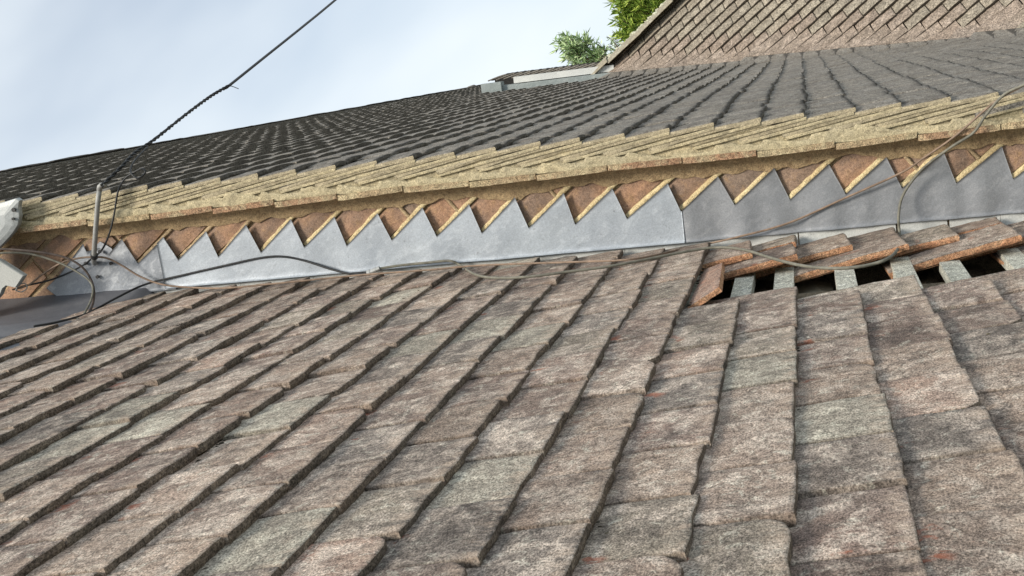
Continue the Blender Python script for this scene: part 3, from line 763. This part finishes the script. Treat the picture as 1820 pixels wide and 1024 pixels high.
# roof decks (close the roofs underneath)
def slab(name, pts, th, mat, par, nn):
    q = len(pts); V = list(pts)+[p-nn*th for p in pts]
    Fc = [tuple(range(q)), tuple(range(2*q-1, q-1, -1))]+[((i+1) % q, i, i+q, (i+1) % q+q) for i in range(q)]
    return place(name, mesh(name, V, Fc, mat), par)
ck = [corner(k) for k in (-15, 21)]
slab('roof_deck', [P(URIDGE, 3.19, NU-.1), P(2.3, 3.19, NU-.1), ck[1]+Vector((0, .1, -.12)), ck[0]+Vector((0, .2, -.12)), P(G*-15, 14.4, NU-.1), P(URIDGE, 14.4, NU-.1)], .02, M_felt, upper, N)
top_l = rear_line(upper_x(RIDGE_K)[1])
cl = corner(-15.6)
slab('roof_deck', [cl+Vector((0, 0, -.1)), cl+C*8+Vector((0, 0, -.1)), ck[1]+C*8+Vector((0, 0, -.1)), ck[1]+Vector((0, 0, -.1))], .02, M_felt, rear, Rn)
# back slopes so both roofs are whole
slab('back_slope', [P(URIDGE, 3.19, NU-.01), P(URIDGE, 14.4, NU-.01), P(URIDGE, 14.4, NU-.01)+Vector((-2.6, 0, -1.9)), P(URIDGE, 3.19, NU-.01)+Vector((-2.6, 0, -1.9))], .03, M_up, upper, Vector((-.59, 0, .81)))
slab('back_slope', [cl+Vector((0, 0, -.01)), cl+C*8+Vector((0, 0, -.01)), cl+C*8-Hd*2+Vector((0, 0, -1.7)), cl-Hd*2+Vector((0, 0, -1.7))], .03, M_rear, rear, Vector((0, .6, .8)))
# ridge tiles of the dark roof
def half_round(length, r, th, mat, seed, flat=1., nm='ridge_tile'):
    V, Fc = [], []; K = 8
    for x in (0, length*.5, length):
        for (rr) in (r, r-th):
            for j in range(K+1):
                an = math.pi*(.12+.76*j/K)
                V.append(Vector((math.cos(an)*rr, x, math.sin(an)*rr*flat+.006*nz3(x*9, an*3, seed))))
    st = K+1
    for a in range(2):
        for j in range(K):
            o0 = a*2*st; o1 = (a+1)*2*st
            Fc.append((o0+j, o0+j+1, o1+j+1, o1+j)); Fc.append((o0+st+j, o1+st+j, o1+st+j+1, o0+st+j+1))
        Fc.append((a*2*st, (a+1)*2*st, (a+1)*2*st+st, a*2*st+st)); Fc.append((a*2*st+K, a*2*st+st+K, (a+1)*2*st+st+K, (a+1)*2*st+K))
    for j in range(K): Fc.append((j, st+j, st+j+1, j+1)); o1 = 4*st; Fc.append((o1+j, o1+j+1, o1+st+j+1, o1+st+j))
    return mesh(nm, V, Fc, mat, smooth=False)
rid = [half_round(.33, .10, .014, M_up, q, .5) for q in range(4)]
V, F_ = boxv(P(URIDGE+.005, 8.8, NU-.05), .10, 5.6, .05, S, YV, N); place('ridge_bedding', mesh('ridge_bedding', V, F_, M_up), upper)
y = 3.13
while y < 14.2:
    p = P(URIDGE, y, NU)+Vector((-.01, 0, -.068+rz_.uniform(-.003, .003)+.008*nz3(y*.5, 3, 3)))
    place('ridge_tile', rz_.choice(rid), upper, Matrix.Translation(p)@Matrix.Rotation(rz_.uniform(-.006, .006), 4, 'X')); y += .335
# lichened ridge of the rear roof
M_ridge = mortar_mat('grey_lichened_ridge', (.30, .27, .20), (.25, .225, .175), (.42, .41, .33), k=.5, df=.7)
rid2 = [half_round(.36, .15, .016, M_ridge, 20+q, .5) for q in range(4)]
rotC = math.atan2(-C.x, C.y)
p0 = cl+Hd*.02
for i in range(20):
    p = p0+C*(i*.355-.12)+Vector((0, 0, -.05+rz_.uniform(-.008, .008)))
    place('ridge_tile', rz_.choice(rid2), rear, Matrix.Translation(p)@Matrix.Rotation(rotC, 4, 'Z')@Matrix.Rotation(rz_.uniform(-.02, .02), 4, 'X'))
items = []
for q in range(420):
    t = rz_.uniform(0, 3.2); a = rz_.uniform(-.1, .09)
    items.append((p0+C*t+Hd*a+Vector((0, 0, .018-abs(a)*.25+rz_.uniform(-.004, .008))), rz_.uniform(.006, .02), .7))
M_lich = mortar_mat('pale_crusty_lichen', (.52, .52, .42), (.42, .42, .30), (.25, .25, .15), k=.5)
clumps('lichen', items, M_lich, rear)
items = []
for q in range(46):
    mt, ar, c_, kd = rz_.choice(specs_r)
    if ar > 0 and not isinstance(kd, tuple): items.append((mt@Vector((-.04, rz_.uniform(-.06, .06), .002)), rz_.uniform(.01, .022), .12))
M_lspot = mortar_mat('lichen_spot', (.52, .46, .38), (.55, .50, .42), (.4, .33, .27), k=.5)
clumps('lichen_spot', items, M_lspot, rear)

# ------------------------------------------------------------------ verge: undercloak slabs and mortar
jx = [(38, 415), (160, 402), (270, 388), (380, 373), (490, 362), (601, 347), (718, 336), (835, 321), (954, 310), (1080, 295), (1213, 285), (1345, 270), (1484, 256), (1630, 241), (1778, 230)]
js = [sn(a, b, YVG)[0] for a, b in jx]
while js[0] > -3.6: js.insert(0, js[0]-.172)
while js[-1] < 1.4: js.append(js[-1]+.175)
rv = random.Random(9)
M_uc = clay_mat('undercloak_clay', [(.36, .24, .15), (.40, .33, .20), (.34, .21, .13), (.42, .34, .21), (.38, .32, .2)], (.44, .38, .24), .7, dark=.2)
for a, b in zip(js[:-1], js[1:]):
    t0 = rv.uniform(.000, .006); t1 = rv.uniform(-.003, .004); th = .0145; K = 10; V = []; yf = YVG-.012+rv.uniform(-.003, .002)
    for i in range(K+1):
        s = a+.0015+(b-a-.003)*i/K; n = -.291+(t0*(i/K)+t1*(1-i/K))*1. ; wv = .0012*nz3(s*50, 4, 4)
        e = .002 if i in (0, K) else 0
        V += [P(s, yf+e, n+wv+e*.5), P(s, yf+e, n+th+wv), P(s, 3.19, n+th), P(s, 3.19, n+wv)]
    Fc = []
    for i in range(K):
        for k in range(4): Fc.append((i*4+k, i*4+(k+1) % 4, (i+1)*4+(k+1) % 4, (i+1)*4+k))
    Fc += [(3, 2, 1, 0), (K*4, K*4+1, K*4+2, K*4+3)]
    c0 = P((a+b)/2, yf, -.285); inv = (Matrix.Translation(c0)@ROOF_M).inverted(); V = [inv@v for v in V]
    place('undercloak_tile', mesh('undercloak_tile', V, Fc, M_uc), upper, Matrix.Translation(c0)@ROOF_M)
tau_u = .16
for k in range(kmin+1, 14):
    s_t = G*k
    # mortar bed between the side of tile k and tile k+1 below it
    V, Fc = [], []; K = 26; La = .27
    for i in range(K+1):
        u = -La*i/K; s = s_t+u
        n_top = NU-.0125+tau_u*u-.0022-.0008*nz3(s*80, k, 2)           # just under tile k
        n_bot = NU+tau_u*(s-(s_t+G))+.0
        if n_bot > n_top-.0005: n_bot = n_top-.0005
        n_top = max(n_top, -.284); n_bot = max(n_bot-.004, -.285)
        y = YVG-.0005+.0012*nz3(s*45, n_top*60, k)
        V += [P(s, y+.002, n_top), P(s, y, (n_top*.7+n_bot*.3)), P(s, y, n_bot), P(s, 3.2, n_bot), P(s, 3.2, n_top)]
    for i in range(K):
        for q in range(5): Fc.append((i*5+q, (i+1)*5+q, (i+1)*5+(q+1) % 5, i*5+(q+1) % 5))
    Fc += [(0, 1, 2, 3, 4), tuple(K*5+q for q in (4, 3, 2, 1, 0))]
    place('verge_mortar', mesh('verge_mortar', V, Fc, M_verge), upper)
V, F_ = boxv(P(-1.2, YVG+.047, NU-.0585), 2.4, .04, .032, S, YV, N); place('verge_mortar', mesh('verge_mortar', V, F_, M_verge), upper)
# lower smear of mortar hiding the heads of the tiles
V, Fc = [], []; KS = 520; KK = 9
for i in range(KS+1):
    s = -3.6+4.9*i/KS
    ph = ((s/G) % 1.)
    hi = -.2495+.010*nz3(s*5, 8, 3)*2-.014*ph+.005*nz3(s*60, 1, 1)
    lo = -.2770
    for k in range(KK+1):
        f = k/KK; n = lo+(hi-lo)*f
        y = YVG-.0012-.003*math.sin(min(1, (1-f)*1.2)*1.57)+.0022*nz3(s*32, n*50, 6)+.0015*nz3(s*90, n*120, 6)
        if k == KK: y = YVG+.003
        V.append(P(s, y, n))
for i in range(KS):
    for k in range(KK): a = i*(KK+1)+k; Fc.append((a, a+KK+1, a+KK+2, a+1))
place('mortar_smear', mesh('mortar_smear', V, Fc, M_verge, smooth=True), upper)

# ------------------------------------------------------------------ neighbour's raised roof with grey flashing, beyond the dark roof
nroof = empty('neighbour_roof', P(-2.5, YN, NU), 'raised neighbouring roof edge with grey flashing band left of the buff roof', 'roof')
sl, nl_ = sn(872, 166, YN); sr = sn(1092, 140, YN)[0]; n_lo = sn(1000, 152, YN)[1]; n_mid = sn(1000, 139, YN)[1]; n_hi = sn(1000, 126, YN)[1]
sm, sh = (sl+sr)/2, (sr-sl)/2
V, F_ = boxv(P(sm, YN+.12, (n_lo+n_mid)/2-.03), sh, .12, (n_mid-n_lo)/2+.03, S, YV, N); place('lead_band', mesh('lead_band', V, F_, M_bluegrey), nroof)
V, F_ = boxv(P(sm+.1, YN+.16, (n_mid+n_hi)/2+.002), sh-.1, .13, (n_hi-n_mid)/2-.004, S, YV, N); place('lead_roll', mesh('lead_roll', V, F_, M_soak), nroof)
V, F_ = boxv(P(sl+.02, YN+.02, (n_lo+n_mid)/2+.012), .085, .06, .05, S, YV, N); place('end_box', mesh('end_box', V, F_, M_bluegrey), nroof)
k = sl/G+1
while k*G < sr:
    for j in range(3):
        xd = (S+N*.22).normalized(); zd = xd.cross(YV)
        place('tile', rz_.choice(up_meshes), nroof, frame(P(k*G, YN+.28+j*TWU, n_hi+.035), xd, YV, zd)@Matrix.Diagonal((.62, 1, .8, 1)))
    k += .63
V, F_ = boxv(P(sm, YN+.75, n_hi-.05), sh, .55, .05, S, YV, N); place('roof_deck', mesh('roof_deck', V, F_, M_felt), nroof)
hc = onY(842, 157, 14.2)
place('ridge_end', mesh('ridge_end', *tube([hc+Vector((0, d, -.02)) for d in (-.25, -.2, -.05, .1, .25)], lambda t: .01+.05*math.sin(math.pi*min(1, max(0, t))**.8), 10), M_up, smooth=True), upper)

# house bodies under the upper and rear roofs
place('wall', mesh('wall', *wallbox(-5.4, 1.5, 3.42, 14.4, 0, Z0-1.9), M_render), upper)
place('wall', mesh('wall', *wallbox(-1.2, 7.5, 10.6, 14.0, 0, Z0-1.5), M_render), rear)
place('wall', mesh('wall', *wallbox(-5.4, 0.5, 14.5, 18, 0, Z0-.9), M_render), nroof)

# ------------------------------------------------------------------ shrubs behind the ridge
def leaf_mat(name, a, b):
    g = NG(name); r = g.n('ShaderNodeNewGeometry').outputs['Random Per Island']
    c = g.ramp(r, [(0, tuple(q*.45 for q in a)), (.35, a), (1, b)]); m_ = g.finish(c, .6)
    g.b.inputs['Transmission Weight'].default_value = 0
    try: g.b.inputs['Subsurface Weight'].default_value = .15; g.b.inputs['Subsurface Radius'].default_value = (.02, .03, .01)
    except Exception: pass
    return m_
M_leafY = leaf_mat('yellow_green_leaf', (.20, .32, .05), (.50, .60, .12))
M_leafG = leaf_mat('grey_green_leaf', (.30, .44, .20), (.62, .74, .44))
M_twig = plain('twig', (.14, .10, .07), .8)
IUP = Vector(tuple(up)); 
def shrub(name, px, py, y, blobs, nleaf, mat, label, seed, lean=Vector((0, 0, 1)), leafL=.09):
    rs = random.Random(seed); basep = onY(px, py, y)
    t = empty(name, basep, label, 'shrub'); V, Fc = [], []; tw = []
    for (bx, by, rr, cnt) in blobs:
        c = onY(bx, by, y)
        stems = [basep-Vector((0, 0, .4)), basep.lerp(c, .5)+Vector((rs.uniform(-.06, .06), 0, rs.uniform(-.03, .03))), c]
        tw.append(tube(smooth_path(stems, 5), lambda q: .009*(1-q)+.002, 5))
        for q in range(cnt):
            d = Vector((rs.gauss(0, 1), rs.gauss(0, 1), rs.gauss(0, 1))).normalized()*rr*rs.random()**.45
            st = c+d; en = st+(d.normalized()*.5+lean*.8+Vector((rs.gauss(0, .35), rs.gauss(0, .35), rs.gauss(0, .25)))).normalized()*rs.uniform(.06, .16)
            tw.append(tube([st-d*.3, st, en], .0022, 3, False))
            for z in range(nleaf):
                p = st.lerp(en, rs.random()); a = ((en-st).normalized()*.7+Vector((rs.gauss(0, .6), rs.gauss(0, .6), rs.gauss(0, .5)))).normalized()
                b = a.cross(Vector((rs.gauss(0, 1), rs.gauss(0, 1), rs.gauss(0, 1)))).normalized(); L_ = leafL*rs.uniform(.6, 1.2); w_ = L_*.11; k_ = len(V)
                nn = a.cross(b)*L_*.12
                V += [p, p+a*L_*.4+b*w_+nn, p+a*L_, p+a*L_*.4-b*w_+nn*.2]; Fc += [(k_, k_+1, k_+2), (k_, k_+2, k_+3)]
    place('foliage', mesh('foliage', [v-basep for v in V], Fc, mat), t, Matrix.Translation(basep))
    v, f = merge(tw); place('stem', mesh('stem', [q-basep for q in v], f, M_twig), t, Matrix.Translation(basep))
shrub('leafy_shrub', 1150, 90, 12.2, [(1150, -50, .20, 60), (1140, -18, .20, 46), (1146, 8, .19, 46), (1140, 32, .15, 34), (1136, 55, .12, 26), (1128, 72, .07, 22), (1165, 15, .12, 35), (1122, 18, .06, 8), (1175, -20, .17, 45), (1120, 45, .04, 3)], 16, M_leafY,
      'tall bright yellow green leafy shrub standing behind the lichened ridge of the buff roof', 1, Vector((-.35, 0, .9)))
shrub('leafy_shrub', 1050, 130, 12.6, [(1040, 110, .12, 28), (1030, 92, .10, 16), (1062, 112, .11, 24), (1022, 80, .07, 14), (1045, 82, .06, 9), (1010, 75, .04, 5), (1072, 104, .06, 14), (1060, 88, .04, 4)], 12, M_leafG,
      'low pale green shrub in front of the sky, above the grey flashing band', 2, Vector((-.5, 0, .8)), .085)
shrub('twiggy_shrub', 1105, 110, 12.3, [(1112, 85, .05, 10), (1096, 92, .06, 10), (1118, 98, .07, 12), (1092, 76, .03, 3), (1105, 75, .05, 4)], 4, M_leafG,
      'sparse twiggy shrub between the two leafy shrubs at the roof ridge', 3, Vector((-.5, 0, .8)), .06)
shrub('leafy_shrub', 1190, 20, 12.8, [(1184, 4, .10, 30), (1190, -25, .14, 30), (1170, 28, .08, 16)], 10, M_leafG,
      'dull green shrub tucked against the ridge right of the bright one', 4, Vector((-.4, 0, .8)), .08)

# ------------------------------------------------------------------ cables
def cable(name, pts, r, mat, label, sub=8, twist=None):
    path = smooth_path(pts, sub)
    if twist:
        rr, pitch_, t0, t1 = twist; parts = []
        for ph in (0, math.pi):
            out = []; acc = 0; prev = None
            for i, p in enumerate(path):
                t = (path[min(i+1, len(path)-1)]-path[max(i-1, 0)]).normalized()
                if i: acc += (path[i]-path[i-1]).length
                a = t.cross(Vector((0, 1, 0))).normalized(); b = t.cross(a)
                an = ph+acc/pitch_*2*math.pi
                out.append(p+(a*math.cos(an)+b*math.sin(an))*rr)
            parts.append(tube(out, r, 7))
        v, f = merge(parts)
    else: v, f = tube(path, r, 8)
    c0 = path[len(path)//2]
    o = place(name, mesh(name, [q-c0 for q in v], f, mat, smooth=True), None, Matrix.Translation(c0)); tag(o, label, 'cable'); return o
def pl(lst, default=None):
    out = []
    for q in lst:
        if len(q) == 3 and q[2] > 0: out.append(onY(q[0], q[1], q[2]))
        else: out.append(onN(q[0], q[1], q[2]))
    return out
YL = YW-.012
cable('overhead_cable', pl([(180, 331, 3.06), (215, 298, 3.12)]) + pl([(240, 272, 3.2), (272, 250, 3.3), (330, 204, 3.5), (375, 171, 3.68), (408, 152, 3.8)]), .0032, M_black,
      'twisted black cable strand climbing from the pole top across the dark roof', 14, twist=(.0028, .045, 0, 1))
cable('overhead_cable', pl([(400, 157, 3.78), (410, 150, 3.81), (470, 102, 4.1), (540, 46, 4.5), (596, 0, 4.9), (720, -105, 6.0), (900, -260, 9)]), .0044, M_black, 'taut single black overhead cable crossing the pale sky')
cable('cable_tail', pl([(396, 158, 3.76), (404, 152, 3.78), (414, 154, 3.79), (424, 158, 3.79)]), .0013, M_black, 'short stub of wire end sticking out where the overhead cable twist begins')
cable('drop_cable', pl([(262, 262, 3.24), (240, 285, 3.15), (232, 305, 3.1), (245, 317, 3.09), (258, 307, 3.1), (252, 300, 3.1), (236, 308, 3.1), (222, 318, 3.1), (210, 340, 3.09), (203, 380, 3.085), (196, 410, 3.085), (186, 436, 3.1), (176, 450, 3.12), (164, 459, 3.13), (150, 470, 3.14), (120, 486, 3.145), (85, 499, 3.14), (45, 508, 3.10), (28, 514, 3.06)]), .0026, M_black, 'thin black drop cable looping off the twist and falling past the pole to the wall')
cable('grey_cable', pl([(-60, 447, 3.0), (0, 443, 3.02), (60, 447, 3.04), (110, 456, 3.06), (140, 470, 3.07), (158, 490, 3.08), (167, 515, 3.06), (165, 540, 3.02), (155, 562, 2.93)]), .0032, M_drk, 'dark cable arcing in from the left edge down onto the top tiles')
cable('grey_cable', pl([(-60, 458, 3.0), (0, 450, 3.02), (50, 451, 3.05), (100, 465, 3.07), (140, 485, 3.07), (163, 505, 3.06), (163, 530, 3.03), (148, 561, 2.93)]), .003, M_grey, 'pale grey cable arcing just below the dark one at the left edge')
cable('grey_cable', pl([(22, 515, 3.05), (50, 507, 3.08), (75, 488, 3.1), (110, 467, 3.1), (140, 459, 3.1), (168, 457, 3.1), (190, 459, 3.12), (215, 471, 3.13), (250, 492, 3.14), (290, 506, 3.14), (340, 511, 3.13)]+[(400, 512, -.487), (500, 503, -.487), (640, 489, -.487), (760, 480, -.487), (850, 472, -.487), (950, 468, -.487), (1040, 465, -.487), (1130, 460, -.485)]+[(1220, 441, 3.13), (1300, 424, 3.14), (1400, 397, 3.15), (1500, 353, 3.15), (1600, 308, 3.14), (1640, 282, 3.12), (1700, 240, 3.095), (1770, 180, 3.08), (1830, 145, 3.05), (1900, 90, 3.0)]), .0027, M_brown,
      'long thin brown cable along the foot of the flashing, rising to the top right')
cable('black_cable', pl([(60, 580, 2.74), (100, 573, 2.80), (148, 560, 2.92), (175, 547, 3.0), (210, 528, 3.06), (260, 505, 3.14), (330, 488, YL), (400, 472, YL), (460, 459, YL), (500, 456, YL), (540, 463, YL), (590, 479, 3.14), (630, 488, 3.13), (655, 484, 3.13)]), .0031, M_black, 'black cable humped across the left half of the lead flashing')
cc = cable('grey_cable', pl([(672, 478, 3.13), (710, 472, 3.14), (760, 467, 3.14), (800, 464, 3.14), (822, 474, 3.12)]+[(845, 488, -.486), (880, 494, -.486), (940, 492, -.486), (1010, 483, -.486), (1080, 474, -.485), (1140, 463, -.484), (1200, 451, -.484), (1250, 442, -.484), (1290, 440, -.484), (1330, 446, -.483), (1375, 460, -.48), (1430, 473, -.476), (1490, 477, -.474), (1545, 471, -.474), (1585, 455, -.472)]+[(1599, 430, 3.06), (1597, 385, 3.11), (1606, 345, 3.13), (1640, 300, 3.12), (1690, 262, 3.09), (1730, 236, 3.08), (1752, 205, 3.08), (1785, 168, 3.07), (1830, 145, 3.05), (1900, 95, 3.0)]), .0034, M_grey,
      'thick olive grey cable drooping over the hole in the tiles then rising again', 10)
conn = empty('cable_connector', onY(664, 481, 3.13), 'small grey barrel connector joining the black and grey cables', 'connector')
ax = (onY(676, 476, 3.13)-onY(652, 486, 3.13)); 
for nm_, a, b, r_ in (('barrel', .25, .7, .0062), ('collar', .05, .25, .0075), ('nut', .7, .95, .0055)):
    p0_, p1_ = onY(652, 486, 3.13)+ax*a, onY(652, 486, 3.13)+ax*b
    v, f = tube([p0_, p0_.lerp(p1_, .5), p1_], r_, 10); place(nm_, mesh(nm_, v, f, M_galv), conn)
# clear ties round the twist of cables at left
cable('cable_tie', pl([(28, 516, 3.03), (34, 506, 3.04), (44, 504, 3.06), (48, 512, 3.06), (38, 519, 3.05), (28, 516, 3.04)]), .0016, M_galv, 'small pale wire tie round the cables beside the grey panel')

# ------------------------------------------------------------------ mast stub on its bracket
M_pole = lead_mat('weathered_galvanised_pole', (.26, .265, .255), (.33, .33, .31), (.42, .42, .40), .4, .5, .7, .2)
mast = empty('cable_pole', onY(167, 470, 3.12), 'short galvanised steel cable pole standing off the wall at the left', 'pole')
v, f = tube([onY(168, 468, 3.155), onY(166.5, 461, 3.11), onY(167, 455, 3.085), onY(170, 410, 3.08), onY(174, 360, 3.072), onY(177, 336, 3.07)], .0068, 14); place('tube', mesh('tube', v, f, M_pole, smooth=True), mast)
v, f = tube([onY(176.6, 338, 3.07), onY(177.2, 332, 3.069), onY(180, 329.5, 3.069), onY(187, 328.5, 3.069)], .0074, 12); place('cap', mesh('cap', v, f, M_pole, smooth=True), mast)
v, f = tube([onY(167.5, 458, 3.092), onY(167.3, 452, 3.085)], .0098, 12); place('clamp', mesh('clamp', v, f, M_bolt), mast)
bp = [(150, 455), (176, 430), (196, 442), (212, 466), (205, 484), (186, 507), (172, 512), (160, 498)]
Vb = [onY(a, b, YW-.008) for a, b in bp]; nbp = len(Vb); V = [v+Vector((0, .0055, 0)) for v in Vb]+[v+Vector((0, .0075, 0)) for v in Vb]
Fc = [tuple(range(nbp-1, -1, -1)), tuple(range(nbp, 2*nbp))]+[(i, (i+1) % nbp, (i+1) % nbp+nbp, i+nbp) for i in range(nbp)]
place('base_plate', mesh('base_plate', V, Fc, M_lead0), mast)
for a, b in ((178, 447), (153, 468), (198, 468), (174, 492)):
    p = onY(a, b, YW-.010); v, f = tube([p, p-Vector((0, .005, 0))], .0052, 6); place('bolt', mesh('bolt', v, f, M_bolt), mast)

# ------------------------------------------------------------------ grey plates at the left edge
def plate(name, poly, y, th, mat, label, cat, bulge=.0, tilt=0.):
    c = onY(sum(a for a, b in poly)/len(poly), sum(b for a, b in poly)/len(poly), y)
    t = empty(name, c, label, cat); rings = []
    for f, dy in ((1., 0), (.97, -.003), (.75, -.003-bulge*.6), (.4, -.003-bulge), (.0, -.003-bulge)):
        rings.append([c+(onY(a, b, y+(a-20)*tilt)-c)*f+Vector((0, dy, 0)) for a, b in poly])
    n_ = len(poly); V = [q for r_ in rings for q in r_]; Fc = []
    for k_ in range(len(rings)-1):
        for i in range(n_): Fc.append((k_*n_+(i+1) % n_, k_*n_+i, (k_+1)*n_+i, (k_+1)*n_+(i+1) % n_))
    b0 = len(V); V += [q+Vector((0, th, 0)) for q in rings[0]]
    for i in range(n_): Fc.append((i, (i+1) % n_, b0+(i+1) % n_, b0+i))
    Fc.append(tuple(b0+i for i in range(n_)))
    place('plate', mesh('plate', V, Fc, mat, smooth=False), t); return t
pa = plate('metal_plate', [(-90, 380), (-30, 368), (10, 358), (30, 352), (36, 356), (34, 368), (36, 384), (33, 400), (24, 414), (10, 430), (-6, 446), (-40, 470), (-90, 480)], 3.07, .012, M_galv, 'curved pale galvanised plate with dark bolts over the left end of the verge', 'metal plate', .006)
for a, b, r_ in ((25, 373, .0062), (24, 389, .0042)):
    p = onY(a, b, 3.062); v, f = tube([p, p-Vector((0, .004, 0))], r_, 7); place('bolt', mesh('bolt', v, f, M_bolt), pa)
plate('metal_sheet', [(-80, 430), (-20, 455), (2, 464), (43, 490), (29, 511), (12, 507), (5, 513), (1, 524), (-30, 560), (-80, 560)], 3.02, .016, M_panel, 'flat pale grey panel corner in front of the brick at the left edge', 'panel', 0.)
scene.render.resolution_x = 1024; scene.render.resolution_y = 576
